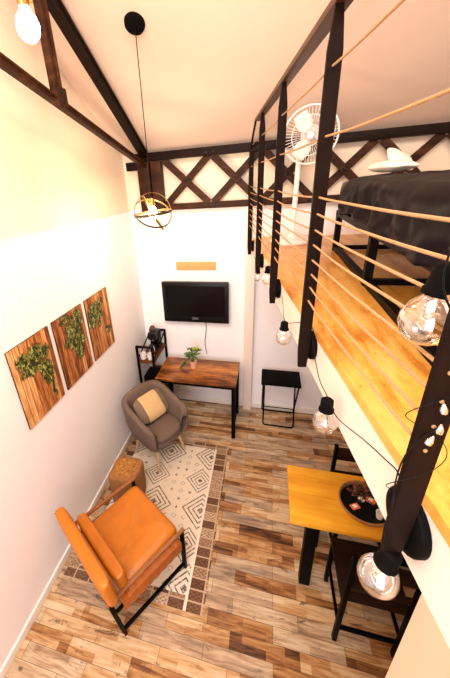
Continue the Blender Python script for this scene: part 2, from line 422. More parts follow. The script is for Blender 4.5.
# ================================================================== SETTING
XL, YB = -1.505, 3.42          # left wall, back wall
XR, YF = 2.25, -2.6
ZB, K = 3.10, 0.58             # roof foot at back wall, roof slope
YR = 0.2                       # ridge
ZR = ZB+K*(YB-YR)
struct('floor', MB().box(XL-.1, XR+.1, YF-.1, YB+.1, -.1, 0), M['floor'])
struct('wall_left', MB().box(XL-.12, XL, YF, YB+.1, 0, 2.55), M['wall'])
def gable(x0, x1, zlo):
    b = bmesh.new(); A = [(YF, zlo), (YB+.1, zlo), (YB+.1, ZB-.06+.02), (YR, ZR), (YF, ZR-K*(YR-YF))]
    lo = [b.verts.new((x0, y, z)) for y, z in A]; hi = [b.verts.new((x1, y, z)) for y, z in A]; n = len(A)
    b.faces.new(lo); b.faces.new(hi[::-1])
    for i in range(n): b.faces.new((lo[i], hi[i], hi[(i+1) % n], lo[(i+1) % n]))
    bmesh.ops.recalc_face_normals(b, faces=b.faces[:]); return b
mb = MB(); mb.add(gable(XL-.12, XL-.022, 2.55)); struct('wall_left_upper', mb, M['wall_warm'])
mb = MB(); mb.add(gable(XR, XR+.12, 0)); struct('wall_right', mb, M['wall_warm'])
struct('wall_back', MB().box(XL, XR, YB, YB+.12, 0, 2.56), M['wall'])
struct('wall_back_upper', MB().box(XL-.022, XR, YB+.001, YB+.12, 2.56, ZB+.0), M['wall_warm'])
# rear wall with a window opening
mb = MB(); mb.box(XL, -1.45, YF-.12, YF, 0, 3.4); mb.box(1.0, XR, YF-.12, YF, 0, 3.4); mb.box(-1.45, 1.0, YF-.12, YF, 0, 1.2); mb.box(-1.45, 1.0, YF-.12, YF, 3.1, 3.4)
struct('wall_front', mb, M['wall'])
mb = MB()
for x in (-1.42, -.225, .97): mb.box(x-.03, x+.03, YF-.09, YF-.03, 1.2, 3.1)
for z in (1.23, 3.07): mb.box(-1.45, 1.0, YF-.09, YF-.03, z-.03, z+.03)
struct('window_1', mb, M['white'])
# ceiling: two sloping slabs
def slab(y0, z0, y1, z1, th=.1):
    b = bmesh.new(); q = [(y0, z0), (y1, z1), (y1, z1+th), (y0, z0+th)]
    lo = [b.verts.new((XL-.12, y, z)) for y, z in q]; hi = [b.verts.new((XR+.12, y, z)) for y, z in q]
    b.faces.new(lo); b.faces.new(hi[::-1])
    for i in range(4): b.faces.new((lo[i], hi[i], hi[(i+1) % 4], lo[(i+1) % 4]))
    bmesh.ops.recalc_face_normals(b, faces=b.faces[:]); return b
mb = MB(); mb.add(slab(YB+.12, ZB-K*.12, YR, ZR)); mb.add(slab(YR, ZR, YF-.12, ZR-K*(YR-YF+.12))); struct('ceiling', mb, M['ceiling'], smooth=False)
struct('baseboard_left', MB().box(XL, XL+.014, YF, YB, 0, .075, .003), M['white'])
struct('baseboard_back', MB().box(XL+.014, XR, YB-.014, YB, 0, .075, .003), M['white'])
struct('trim_1', MB().box(-.225, -.12, YB-.075, YB, 0, 2.545, .004), M['fascia'])   # boxed column by the loft

def lamp_frame(name, xc, yc, wx, wy):  # unseen frame added round an area lamp below the ceiling
    mb = MB(); zc = lambda y: ZR-K*(YR-y)-.02
    c_ = math.cos(math.atan(K)); a, b_ = yc-wy/2*c_-.03, yc+wy/2*c_+.03
    for x in (xc-wx/2-.03, xc+wx/2+.03): mb.bar((x, a, zc(a)), (x, b_, zc(b_)), .06, .05, (0, -K, 1))
    for y in (a, b_): mb.bar((xc-wx/2-.06, y, zc(y)), (xc+wx/2+.06, y, zc(y)), .06, .05, (0, -K, 1))
    struct(name, mb, M['white'])
lamp_frame('added_lamp_frame_1', -.35, -.5, 1.5, 1.2)
lamp_frame('added_lamp_frame_2', 1.35, -.4, .9, .9)
# loft: frame of reference along its edge
NV = Vector((.988, .157, 0)).normalized(); LV = Vector((-.157, .988, 0)).normalized()
def LP(s, l, z): return NV*s+LV*l+Vector((0, 0, z))
ZF = 2.23
def loftpoly(s, x1, l0, z0, z1, yb=YB):
    a = LP(s, l0, 0); lb = (yb-s*NV.y)/LV.y; b = LP(s, lb, 0)
    return MB().poly([(a.x, a.y), (x1, a.y), (x1, yb), (b.x, b.y)], z0, z1)
struct('loft_floor', loftpoly(.385, XR, -2.0, ZF-.03, ZF), M['loftfloor'], smooth=False)
lb = (YB-.388*NV.y)/LV.y
mb = MB(); a, b_, c, d = LP(.388, -2.0, 0), LP(.388, lb, 0), LP(.43, lb, 0), LP(.43, -2.0, 0)
mb.poly([(a.x, a.y), (b_.x, YB), (c.x, YB), (d.x, d.y)], 2.03, ZF-.03); struct('trim_2', mb, M['fascia'])
struct('loft_underside', loftpoly(.43, XR, -2.0, 2.14, ZF-.031), M['white'], smooth=False)
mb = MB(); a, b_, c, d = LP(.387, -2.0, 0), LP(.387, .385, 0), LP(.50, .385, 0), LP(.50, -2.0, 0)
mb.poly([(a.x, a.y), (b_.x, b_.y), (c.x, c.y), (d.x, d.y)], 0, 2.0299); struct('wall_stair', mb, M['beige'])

# ================================================================== ROOF TRUSS (left) -------------------------------
xt = -1.25
t = thing('roof_truss', 'dark riveted roof truss with sloping rafter, tie and upright above the left wall', 'beam', (xt, 3.3, 3.0))
def ceilz(y): return ZB+K*(YB-y)
def angle_beam(mb, a, b, wd, ht, upv=(1, 0, 0)):
    mb.bar(a, b, wd, ht, upv, .004)
    a, b = Vector(a), Vector(b); d = (b-a).normalized(); sd = d.cross(Vector(upv)).normalized()
    mb.bar(a+sd*wd*.15+Vector((.012, 0, 0)), b+sd*wd*.15+Vector((.012, 0, 0)), wd*.22, ht*1.02, upv, .002)
mb = MB(); angle_beam(mb, (xt, 3.33, ceilz(3.33)-.065), (xt, .5, ceilz(.5)-.065), .072, .065); mb.build('rafter', M['trussdark'], t)
mb = MB(); angle_beam(mb, (xt, 3.33, 2.985), (xt, .6, 3.60), .046, .045)
mb.build('bottom_chord', M['truss'], t)
mb = MB(); angle_beam(mb, (xt, 1.97, 3.33), (xt, 1.97, ceilz(1.97)-.10), .062, .045); mb.build('strut', M['truss'], t)
mb = MB(); mb.box(xt-.006, xt+.030, 1.925, 2.03, 3.275, 3.37, .004); mb.build('gusset_plate', M['truss'], t)
for k, (yy, zz) in enumerate([(1.95, 3.30), (2.00, 3.30), (1.975, 3.345)]):
    MB().lathe([(0, .006), (.009, .004), (.012, 0), (.012, -.02), (0, -.02)], 10, (xt+.033, yy, zz), (1, 0, 0)).build('bolt', M['bolt'], t)

# back lattice truss
t = thing('lattice_truss', 'dark wooden lattice truss of crosses along the top of the back wall', 'beam', (-.1, 3.36, 2.55))
y0 = 3.355; th = .05
MB().bar((-1.35, y0, 3.065), (XR, y0, 3.065), .075, th+.02, (0, 1, 0), .004).build('top_chord', M['trussdark'], t)
MB().bar((-1.07, y0, 2.575), (XR, y0, 2.575), .062, th, (0, 1, 0), .004).build('bottom_chord', M['truss'], t)
MB().box(-1.33, -1.20, y0-.05, y0+.03, 2.53, 3.02, .005).build('end_post', M['truss'], t)
MB().box(-1.185, -1.075, y0-.05, y0+.03, 2.53, 3.02, .005).build('end_post', M['truss'], t)
MB().box(-1.46, -1.33, y0-.03, y0+.03, 2.95, 3.03, .005).build('corner_block', M['trussdark'], t)
nodes = [-1.075, -.575, -.09, .39, .875, 1.36, 1.845]
for a, b in zip(nodes, nodes[1:]):
    MB().bar((a+.02, y0+.012, 2.60), (b-.02, y0+.012, 3.03), .066, .022, (0, 1, 0)).build('cross_brace', M['truss'], t)
    MB().bar((a+.02, y0-.012, 3.03), (b-.02, y0-.012, 2.60), .066, .022, (0, 1, 0)).build('cross_brace', M['truss'], t)
for a in nodes[1:4]:
    for dx in (-.035, .035):
        for z in (2.575, 3.055):
            MB().lathe([(0, .008), (.012, .006), (.016, 0), (.016, -.015), (0, -.015)], 10, (a+dx, y0-.034, z), (0, -1, 0)).build('bolt', M['bolt'], t)
for a, b in zip(nodes[:4], nodes[1:5]):
    MB().lathe([(0, .008), (.010, .006), (.014, 0), (.014, -.012), (0, -.012)], 10, ((a+b)/2, y0-.028, 2.815), (0, -1, 0)).build('bolt', M['bolt'], t)

# ================================================================== RAILING
t = thing('loft_railing', 'dark flat steel loft railing threaded with tan ropes', 'railing', LP(.34, .41, 2.03))
rl = -(0)
ZRAIL = 3.225
MB().bar(LP(.352, -1.2, ZRAIL), LP(.352, 2.97, ZRAIL), .050, .022, (0, 0, 1), .003).build('handrail', M['rail'], t)
P5 = .432
posts_l = [P5, 1.145, 1.88, 2.62]
def post(l, zb=2.065, zt_=ZRAIL-.005, rd=1):
    mb = MB(); s0 = .343
    prof = [(zt_, .010), (min(3.115, zt_-.02), .021), (2.9, .022), (zb+.08, .022), (zb, .016)]
    b = bmesh.new(); rr = []
    for z, hw in prof:
        rr.append([b.verts.new(LP(s0+i*hw, l+j*.006, z)) for i, j in ((-1, -1), (1, -1), (1, 1), (-1, 1))])
    b.faces.new(rr[0]); b.faces.new(rr[-1][::-1])
    for A, B in zip(rr, rr[1:]):
        for k in range(4): b.faces.new((A[k], A[(k+1) % 4], B[(k+1) % 4], B[k]))
    bmesh.ops.recalc_face_normals(b, faces=b.faces[:]); mb.add(b)
    p = mb.build('post', M['post'], t, smooth=False)
    mb = MB(); mb.lathe([(0, .012), (.022*rd, .012), (.045*rd, .010), (.058*rd, .004), (.06*rd, 0), (.06*rd, -.013), (0, -.013)], 28, LP(.374, l+.030, zb+(.062 if rd > 1 else .085))-NV*.0, -NV)
    q = mb.build('fixing_disc', M['black'], p)
    return p
for l in posts_l: post(l, zb=2.068, rd=1.08 if l < 1 else 1)
post(3.315, zt_=3.06)
MB().bar(LP(.335, 2.965, ZRAIL), LP(.335, 3.30, 3.06), .035, .012, NV, .002).build('end_brace', M['post'], t)
rope_z = [3.078, 2.902, 2.726, 2.674, 2.621, 2.570, 2.516, 2.464, 2.414, 2.362]
ls = [P5-.008, 1.145, 1.88, 2.62, 3.315]
for i, z in enumerate(rope_z):
    pts = []
    for a, b in zip(ls, ls[1:]):
        sag = .004+.006*random.random()
        for k in range(8):
            u = k/8; pts.append(LP(.34+.0015*math.sin(9*u+i), a+(b-a)*u, z-4*sag*u*(1-u)))
    pts.append(LP(.34, ls[-1], z))
    MB().tube(pts, .0034, 7).build('rope', M['rope'], t)

# ================================================================== BED ON THE LOFT
bx0, bx1, by0, by1 = .50, 1.90, .86, 2.74
t = thing('bed', 'double bed with a black metal frame standing on the loft', 'bed', ((bx0+bx1)/2, (by0+by1)/2, ZF))
mb = MB()
for x in (bx0+.02, bx1-.04): mb.bar((x, by0, ZF+.02), (x, by1, ZF+.02), .035, .035)
for y in (by0+.02, 1.80, by1-.03): mb.bar((bx0, y, ZF+.02), (bx1, y, ZF+.02), .03, .03)
mb.build('floor_frame', M['bedframe'], t)
mb = MB()
for x in (bx0+.02, bx1-.04): mb.bar((x, by0, ZF+.28), (x, by1, ZF+.28), .04, .04)
for y in (by0+.02, 1.80, by1-.03): mb.bar((bx0, y, ZF+.28), (bx1, y, ZF+.28), .03, .04)
mb.build('bed_base', M['bedframe'], t)
for x in (bx0+.02, bx1-.04):
    for y in (by0+.02, 1.80, by1-.03): MB().bar((x, y, ZF), (x, y, ZF+.30), .04, .04).build('leg', M['bedframe'], t)
MB().box(bx0, bx1, by0, by1, ZF+.30, ZF+.505, .05).build('mattress', M['mattress'], t)
# bedspread draped
def drape(u, v):
    # u around perimeter, v 0 centre ->1 hem
    x0, x1, y0_, y1 = bx0-.012, bx1+.012, by0-.012, by1+.012; cx, cy_ = (x0+x1)/2, (y0_+y1)/2; hx, hy = (x1-x0)/2, (y1-y0_)/2
    a = 2*PI*u; n = 7
    c_, s_ = math.cos(a), math.sin(a); rr = (abs(c_)**n+abs(s_)**n)**(-1/n)
    ex, ey = c_*rr, s_*rr
    zt = ZF+.525
    if v < .5:
        k = v/.5; nz = noise.noise(Vector((ex*hx*k*3, ey*hy*k*3, 1)))*.012+noise.noise(Vector((ex*hx*k*9, ey*hy*k*5, 4)))*.008
        return Vector((cx+ex*hx*k*.96, cy_+ey*hy*k*.96, zt+nz-(.010 if k > .9 else 0)))
    k = (v-.5)/.5
    per = ex*hx*11+ey*hy*13
    fold = (noise.noise(Vector((per*.55, k*1.5, 3)))*.05+noise.noise(Vector((per*1.7+k*2, k*2.5, 5)))*.030)*min(1, k*1.4)
    rnd = math.sin(min(1, k*3)*PI/2)
    hem = .205+.035*noise.noise(Vector((ex*hx*2.2, ey*hy*2.2, 9)))+.03*math.sin(per*.35)
    o = .965+.045*rnd
    return Vector((cx+ex*(hx*o+fold*.9+.012*k), cy_+ey*(hy*o+fold*.9+.012*k), zt-.008-hem*(k**1.15)))
o = MB().grid(drape, 220, 40, True).build('bedspread', M['duvet'], smooth=True, angle=80)
o.modifiers.new('thick', 'SOLIDIFY').thickness = .006
tag(o, 'crumpled midnight black bedspread hanging over the bed edge', 'bedspread')
def pillow(cx, cy_, cz, a, b, h, rot):
    def f(u, v):
        th = 2*PI*u; ph = PI*v-PI/2; e = .55
        sg = lambda x, p: math.copysign(abs(x)**p, x)
        x = a*sg(math.cos(ph), .8)*sg(math.cos(th), e); y = b*sg(math.cos(ph), .8)*sg(math.sin(th), e)
        z = h*math.sin(ph)*(1-.45*(abs(x/a)**4+abs(y/b)**4)/1.2)
        z += .008*noise.noise(Vector((x*12, y*12, z*8+cx*7)))
        return rot @ Vector((x, y, z))+Vector((cx, cy_, cz))
    return MB().grid(f, 36, 20, True)
from mathutils import Euler
o = pillow(.74, 2.46, 2.808, .11, .15, .035, Euler((0, 0, .2)).to_matrix()).build('pillow', M['pillow'], angle=80)
tag(o, 'white pillow lying flat on the dark bedspread', 'pillow')
o = pillow(.84, 2.66, 2.850, .10, .085, .035, Euler((R(38), R(24), .25)).to_matrix()).build('pillow', M['pillow'], angle=80)
tag(o, 'white pillow propped up behind the flat one on the bed', 'pillow')

# ================================================================== STAND FAN
fx, fy = .215, 3.12
t = thing('stand_fan', 'white pedestal fan standing on the loft by the lattice truss', 'fan', (fx, fy, ZF))
MB().lathe([(0, 0), (.19, 0), (.195, .012), (.17, .028), (.05, .045), (.03, .07), (0, .07)], 36, (fx, fy, ZF)).build('base', M['whiteplastic'], t)
MB().tube([(fx, fy, ZF+.05), (fx+.01, fy, 2.98)], .022, 12).build('pole', M['whiteplastic'], t)
hc = Vector((fx+.075, fy-.10, 3.08)); ha = Vector((-.05, -1, -.12)).normalized()
MB().lathe([(0, -.10), (.045, -.10), (.06, -.04), (.06, .04), (.03, .07), (0, .07)], 20, hc-ha*.07, ha).build('motor', M['whiteplastic'], t)
gm = MB(); q = ha.to_track_quat('Z', 'Y').to_matrix()
rg = .205
for k in range(48):
    a = 2*PI*k/48; d = q @ Vector((math.cos(a), math.sin(a), 0))
    gm.tube([hc+ha*(.05*math.cos(w_)-.0)+d*(rg*math.sin(w_)+.0) for w_ in [PI/2*j/6 for j in range(1, 7)]], .0016, 4)
    gm.tube([hc-ha*.05*math.cos(w_)+d*(rg*math.sin(w_)) for w_ in [PI/2*j/6 for j in range(2, 7)]], .0016, 4)
for r_ in (.07, .14, rg):
    zz = .05*math.sqrt(max(0, 1-(r_/rg)**2))
    gm.tube([hc+ha*zz+q @ Vector((r_*math.cos(2*PI*k/40), r_*math.sin(2*PI*k/40), 0)) for k in range(40)], .003 if r_ < rg else .007, 6, True)
gm.build('grille', M['whiteplastic'], t)
MB().lathe([(0, .02), (.03, .015), (.035, -.01), (0, -.02)], 18, hc+ha*.045, ha).build('hub', M['silver'], t)
for k in range(3):
    def bl(u, v, k=k):
        r_ = .03+.15*u; a = 2*PI*k/3+(v-.5)*(1.3*(.5+.5*math.sin(PI*min(1, u+.15)))); return hc+q @ Vector((r_*math.cos(a), r_*math.sin(a), .02*(v-.5)))
    b = MB().grid(bl, 10, 8).build('blade', M['whiteplastic'], t); b.modifiers.new('s', 'SOLIDIFY').thickness = .003

# ================================================================== WALL ART
blobsA = [(.15, .40, .085, .05), (.10, .475, .05, .045), (.22, .47, .06, .06), (.22, .36, .07, .03), (.29, .29, .055, .085), (.31, .16, .022, .09), (.30, .44, .05, .04)]
blobsB = [(.14, .55, .055, .035), (.25, .46, .12, .045), (.30, .52, .07, .05), (.22, .36, .11, .07), (.25, .25, .055, .09), (.31, .31, .05, .05)]
blobsC = [(.12, .45, .10, .07), (.07, .37, .06, .05), (.20, .40, .05, .06), (.25, .50, .04, .04), (.17, .32, .025, .05), (.31, .19, .05, .035)]
AW = .398; AH = .595
for i, (yy, bl_, lab) in enumerate([(1.283, blobsA, 'wooden board picture with green leafy map of the Americas, nearest the lounge chair'),
                               (1.728, blobsB, 'middle wooden board picture of the leafy map, showing Europe and Africa'),
                               (2.175, blobsC, 'wooden board picture with leafy green Asia and a small Australia, nearest the corner')]):
    t = thing('wall_picture', lab, 'picture', (XL+.0005, yy, 1.335), 0, 'three part wooden map picture on the left wall')
    MB().box(0, .010, 0, AW, 0, AH, .002).build('frame_box', M['seatdark'], t, world=False)
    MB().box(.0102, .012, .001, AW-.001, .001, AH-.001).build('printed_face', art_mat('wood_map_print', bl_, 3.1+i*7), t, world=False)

# ================================================================== TV, board, cable
t = thing('television', 'wall-mounted flat black television above the desk', 'television', (-.80, YB, 1.235))
tx0, tx1, tz0, tz1 = -1.198, -.402, 1.238, 1.745
MB().box(tx0, tx1, YB-.085, YB-.03, tz0, tz1, .012).build('body', M['tvbody'], t)
MB().box(tx0+.045, tx1-.045, YB-.0885, YB-.0845, tz0+.085, tz1-.045).build('screen', M['screen'], t)
MB().box(-.95, -.65, YB-.03, YB, 1.35, 1.6).build('wall_bracket', M['black'], t)
MB().box(tx0+.02, tx1-.02, YB-.088, YB-.084, tz0+.03, tz0+.036).build('speaker_slot', M['blackmatte'], t)
def text(name, s, size, loc, rot, mat, parent):
    cu = bpy.data.curves.new('txt', 'FONT'); cu.body = s; cu.size = size; cu.extrude = .0006; cu.align_x = 'CENTER'; cu.align_y = 'CENTER'
    o = bpy.data.objects.new('txt', cu); COL.objects.link(o)
    bpy.context.view_layer.update(); dg = bpy.context.evaluated_depsgraph_get(); me = bpy.data.meshes.new_from_object(o.evaluated_get(dg)); bpy.data.objects.remove(o)
    me.transform(Matrix.Translation(Vector(loc)) @ Euler(rot).to_matrix().to_4x4())
    o = bpy.data.objects.new(name, me); COL.objects.link(o); me.materials.append(mat); o.parent = parent
    p = parent; off = Vector()
    while p: off += p.location; p = p.parent
    me.transform(Matrix.Translation(-off)); return o
text('maker_logo', 'LG', .034, (-.785, YB-.0895, tz0+.056), (PI/2, 0, 0), M['silver'], t)
MB().lathe([(.013, 0), (.016, 0), (.016, .002), (.013, .002), (.013, 0)], 20, (-.823, YB-.0875, tz0+.056), (0, -1, 0)).build('round_mark', M['silver'], t)
o = MB().box(-1.015, -.553, YB-.022, YB, 1.875, 1.968, .003).build('wooden_board', M['plank']); tag(o, 'pale orange wooden board fixed to the wall above the television', 'board')
o = MB().tube([(-.70, YB-.04, 1.33)]+[(-.70+.012*math.sin(k*.9), YB-.012, 1.25-k*.06) for k in range(9)], .004, 6).build('television_cable', M['cable'])
tag(o, 'thin dark cable hanging from the television down behind the desk', 'cable')

# ================================================================== DESK
t = thing('desk', 'industrial desk with dark rustic wood top and black metal frame', 'desk', (-.72, 3.05, 0))
dx0, dx1, dy0, dy1 = -1.19, -.265, 2.795, 3.30
MB().box(dx0, dx1, dy0, dy1, .728, .752, .003).build('desktop', M['desk'], t)
for x in (dx0+.025, dx1-.028):
    for y in (dy0+.03, dy1-.03): MB().bar((x, y, 0), (x, y, .727), .042, .042, bev=.003).build('leg', M['black'], t)
for y in (dy0+.02, dy1-.03): MB().bar((dx0+.02, y, .712), (dx1-.02, y, .712), .03, .03).build('frame_rail', M['black'], t)
for x in (dx0+.025, dx1-.028): MB().bar((x, dy0+.03, .12), (x, dy1-.03, .12), .025, .025).build('side_rail', M['black'], t)
MB().tube([(dx0+.03, dy1-.03, .46), (-.80, dy1-.03, .70)], .006, 6).build('brace_rod', M['black'], t)
MB().tube([(dx1-.03, dy1-.03, .46), (-.66, dy1-.03, .70)], .006, 6).build('brace_rod', M['black'], t)
# plant on the desk
px0, py0 = -.80, 3.10
t = thing('potted_plant', 'small leafy plant in a pinkish pot on the desk', 'plant', (px0, py0, .752))
MB().lathe([(0, 0), (.032, 0), (.045, .085), (.048, .095), (.040, .095), (.036, .07), (0, .07)], 24, (px0, py0, .752)).build('pot', M['pot'], t)
def leafmesh(mb, base, d, ln, wd, bend=.3):
    d = Vector(d).normalized(); sd = d.cross(Vector((0, 0, 1)))
    if sd.length < .1: sd = Vector((1, 0, 0))
    sd.normalize(); upn = sd.cross(d); n = 7
    def f(u, v):
        w_ = wd*math.sin(PI*(u*.94+.03))**.8*(1-.25*u); c_ = (v-.5)*2
        return Vector(base)+d*ln*u+sd*w_*c_/2+upn*(abs(c_)*w_*.18)-Vector((0, 0, bend*ln*u*u))
    mb.grid(f, n, 5)
rnd = random.Random(3)
lm, lm2, st = MB(), MB(), MB()
for k in range(46):
    a = rnd.uniform(0, 2*PI); el = rnd.uniform(.15, 1.4); rr = rnd.uniform(.02, .11)
    base = Vector((px0+rr*math.cos(a)*.7, py0+rr*math.sin(a)*.6, .865+rnd.uniform(.0, .15)*(1.2-rr*4)))
    d = Vector((math.cos(a)*math.cos(el), math.sin(a)*math.cos(el), math.sin(el)))
    tgt = lm2 if (math.cos(a) > .45 and el > .6) else lm
    leafmesh(tgt, base, d, rnd.uniform(.05, .085), rnd.uniform(.03, .045), .35)
    if k % 3 == 0: st.tube([(px0, py0, .82), tuple(base)], .0022, 5)
for k in range(9):   # trailing left
    base = Vector((px0-.06-.008*k+rnd.uniform(-.01, .01), py0-.04+rnd.uniform(-.02, .02), .86-.011*k)); leafmesh(lm, base, (-.6, rnd.uniform(-.8, .3), -.1), .055, .032, .5)
for nm, mm, mt in (('foliage', lm, 'leaf'), ('pale_foliage', lm2, 'leaf2')):
    o = mm.build(nm, M[mt], t, angle=60)
st.build('stem', M['leaf'], t)

# ================================================================== RACK beside the desk
t = thing('storage_rack', 'tall black metal rack with dark shelves in the corner left of the desk', 'rack', (-1.32, 3.13, 0))
rx0, rx1, ry0, ry1 = -1.43, -1.215, 2.89, 3.385
for x in (rx0+.012, rx1-.012):
    for y in (ry0+.012, ry1-.012): MB().bar((x, y, 0), (x, y, 1.10), .025, .025).build('post', M['black'], t)
for y in (ry0+.012, ry1-.012):
    MB().bar((rx0, y, 1.095), (rx1, y, 1.095), .025, .02).build('top_rail', M['black'], t)
for z in (.90, .55, .25):
    MB().box(rx0+.004, rx1-.004, ry0+.004, ry1-.004, z-.018, z, .002).build('shelf', M['rackwood'], t)
for x in (rx0+.012, rx1-.012): MB().bar((x, ry0, .925), (x, ry1, 1.085), .012, .012).build('side_bar', M['black'], t)
# things on the rack
t = thing('coffee_machine', 'black coffee machine at the rear of the rack shelf', 'appliance', (-1.325, 3.26, .90))
MB().box(-1.385, -1.265, 3.18, 3.34, .90, .945, .008).build('base', M['tvbody'], t)
MB().box(-1.385, -1.265, 3.26, 3.34, .945, 1.12, .01).build('body', M['tvbody'], t)
MB().box(-1.38, -1.27, 3.16, 3.335, 1.05, 1.14, .015).build('head', M['tvbody'], t)
MB().tube([(-1.325, 3.19, 1.055), (-1.325, 3.19, 1.03)], .012, 12).build('spout', M['dishes'], t)
MB().lathe([(0, 0), (.03, 0), (.035, .03), (.02, .05), (0, .055)], 18, (-1.35, 3.28, 1.14)).build('lid_knob', M['twig'], t)
def mug(x, y, z, lab):
    t = thing('mug', lab, 'mug', (x, y, z), 0, 'mugs on the rack')
    MB().lathe([(0, 0), (.028, 0), (.034, .01), (.036, .08), (.033, .08), (.031, .012), (0, .010)], 22, (x, y, z)).build('cup', M['ceramic'], t)
    MB().tube([(x+.033+.022*math.sin(a), y, z+.042-.024*math.cos(a)) for a in [PI*k/8 for k in range(9)]], .0045, 6).build('handle', M['ceramic'], t)
mug(-1.375, 2.965, .90, 'white mug at the wall side of the rack shelf front')
mug(-1.285, 2.965, .90, 'white mug at the desk side of the rack shelf front')
t = thing('glass_jar', 'clear glass jar in the middle of the rack shelf', 'jar', (-1.31, 3.09, .90))
MB().lathe([(0, 0), (.035, 0), (.038, .01), (.038, .085), (.03, .10), (.03, .11)], 20, (-1.31, 3.09, .90)).build('jar_body', M['glass'], t)
MB().lathe([(0, .012), (.032, .012), (.032, 0), (0, 0)], 20, (-1.31, 3.09, 1.01)).build('lid', M['dishes'], t)
o = MB().box(-1.40, -1.25, 2.95, 3.18, .552, .66, .012).build('storage_box', M['blackmatte']); tag(o, 'dark box on the middle shelf of the rack', 'box')

# ================================================================== RUG
RX0, RX1, RY0, RY1 = -1.455, -.325, 1.115, 2.665
o = MB().box(RX0, RX1, RY0, RY1, .0, .006, .002).build('rug', M['rug']); tag(o, 'cream rug with dark geometric diamonds and a patterned tile border', 'rug')

# ================================================================== ARMCHAIR (taupe tub)
ang = R(-29)
t = thing('armchair', 'taupe fabric tub armchair with splayed wooden legs by the left wall', 'armchair', (-1.08, 2.45, 0.006), ang)
def tub(u, v):
    """u along rim from one arm front round the back to the other; v 0 outer bottom ->rim-> 1 inner bottom"""
    a = (u-.5)*2*R(138)          # 0 = back (-x)
    n = 5.5; c_, s_ = -math.cos(a), math.sin(a)
    rr = (abs(c_)**n+abs(s_)**n)**(-1/n)
    ex, ey = c_*rr, s_*rr
    back = max(0, math.cos(a*.72)); h = .18+.18*back**1.6
    fall = min(1, (1-abs(u-.5)*2)/.10); h *= (.45+.55*math.sin(fall*PI/2))
    zb = .28; prof = [(.76, 0), (.88, .10), (.97, .45), (1.0, .85), (1.0, .97), (.97, 1.0), (.90, 1.0), (.86, .96), (.83, .80), (.79, .45), (.77, .30)]
    k = v*(len(prof)-1); i = min(int(k), len(prof)-2); f = k-i
    s_r = prof[i][0]*(1-f)+prof[i+1][0]*f; z_ = prof[i][1]*(1-f)+prof[i+1][1]*f
    H = h+.14; outw = 1+.12*z_*back
    X = ex*.255*s_r*outw; Y = ey*.260*s_r*(1+.04*z_)
    return Vector((X+.01, Y, zb+H*z_))
sh = MB().grid(tub, 56, 26); 
sh.build('shell', M['fabric'], t, world=False, angle=75).modifiers.new('s', 'SOLIDIFY').thickness = .012
def sq(cx, a, b, z0, z1, bow, n=3.2):
    def f(u, v):
        th = 2*PI*u; c_, s_ = math.cos(th), math.sin(th); rr = (abs(c_)**n+abs(s_)**n)**(-1/n)
        pr = [(0, z0), (.9, z0), (1, z0+(z1-z0)*.35), (1, z0+(z1-z0)*.7), (.93, z1), (.5, z1+bow*.8), (0, z1+bow)]
        k = v*(len(pr)-1); i = min(int(k), len(pr)-2); q_ = k-i
        s_r = pr[i][0]*(1-q_)+pr[i+1][0]*q_; z = pr[i][1]*(1-q_)+pr[i+1][1]*q_
        return Vector((cx+c_*rr*a*s_r, s_*rr*b*s_r, z))
    return f
MB().grid(sq(.01, .225, .22, .27, .36, 0), 40, 20, True).build('seat_base', M['fabric'], t, world=False, angle=70)
MB().grid(sq(.035, .215, .20, .36, .43, .018), 40, 20, True).build('seat_cushion', M['fabric'], t, world=False, angle=70)
for sx, sy_ in ((1, 1), (1, -1), (-1, 1), (-1, -1)):
    MB().tube([(sx*.15, sy_*.15, .285), (sx*.20, sy_*.20, 0)], .018, 12, r_end=.010).build('leg', M['legwood'], t, world=False)
# cushion on it
mt = Euler((0, R(48), R(0))).to_matrix()
rzm = Euler((0, 0, ang)).to_matrix()
t2 = thing('throw_cushion', 'beige woven cushion with grey ends leaning in the taupe armchair', 'cushion', (-1.08, 2.45, 0.006), ang)
def cu(u, v, a=.145, b=.20, h=.05, c0=0, yr=None):
    th = 2*PI*u; ph = PI*v-PI/2; sg = lambda x, p: math.copysign(abs(x)**p, x)
    x = a*sg(math.cos(ph), .8)*sg(math.cos(th), .45); y = b*sg(math.cos(ph), .8)*sg(math.sin(th), .45)
    z = h*math.sin(ph)*(1-.5*(abs(x/a)**4+abs(y/b)**4)/1.3)
    if yr: y = max(yr[0], min(yr[1], y))
    return mt @ Vector((x, y, z))+Vector((-.085, .02, .595))
MB().grid(lambda u, v: cu(u, v), 48, 24, True).build('cushion_body', M['cushion2'], t2, world=False, angle=80)
MB().grid(lambda u, v: cu(u, v, a=.147, b=.2, h=.053, yr=(-.115, .115)), 64, 28, True).build('woven_band', M['cushion'], t2, world=False, angle=80)

# ================================================================== POUF / STUMP
t = thing('stump_stool', 'squat rough brown cork stool between the armchair and lounge chair', 'stool', (-1.20, 1.87, .006))
def st_(u, v):
    th = 2*PI*u; n = 4.5; c_, s_ = math.cos(th+.1), math.sin(th+.1); rr = (abs(c_)**n+abs(s_)**n)**(-1/n)
    pr = [(0, 0), (.92, 0), (1, .03), (.98, .18), (1.0, .33), (.95, .365), (.6, .372), (0, .372)]
    k = v*(len(pr)-1); i = min(int(k), len(pr)-2); q_ = k-i
    s_r = pr[i][0]*(1-q_)+pr[i+1][0]*q_; z = pr[i][1]*(1-q_)+pr[i+1][1]*q_
    nn = 1+.05*noise.noise(Vector((c_*2, s_*2, z*3)))
    return Vector((c_*rr*.142*s_r*nn-.0, s_*rr*.142*s_r*nn, z+.006*noise.noise(Vector((c_*s_r*5, s_*s_r*5, z*9)))))
MB().grid(st_, 56, 40, True).build('body', M['cork'], t, world=False, angle=60)
def tp(u, v):
    p = st_(u, 1-v*.18); return p+Vector((0, 0, .004))
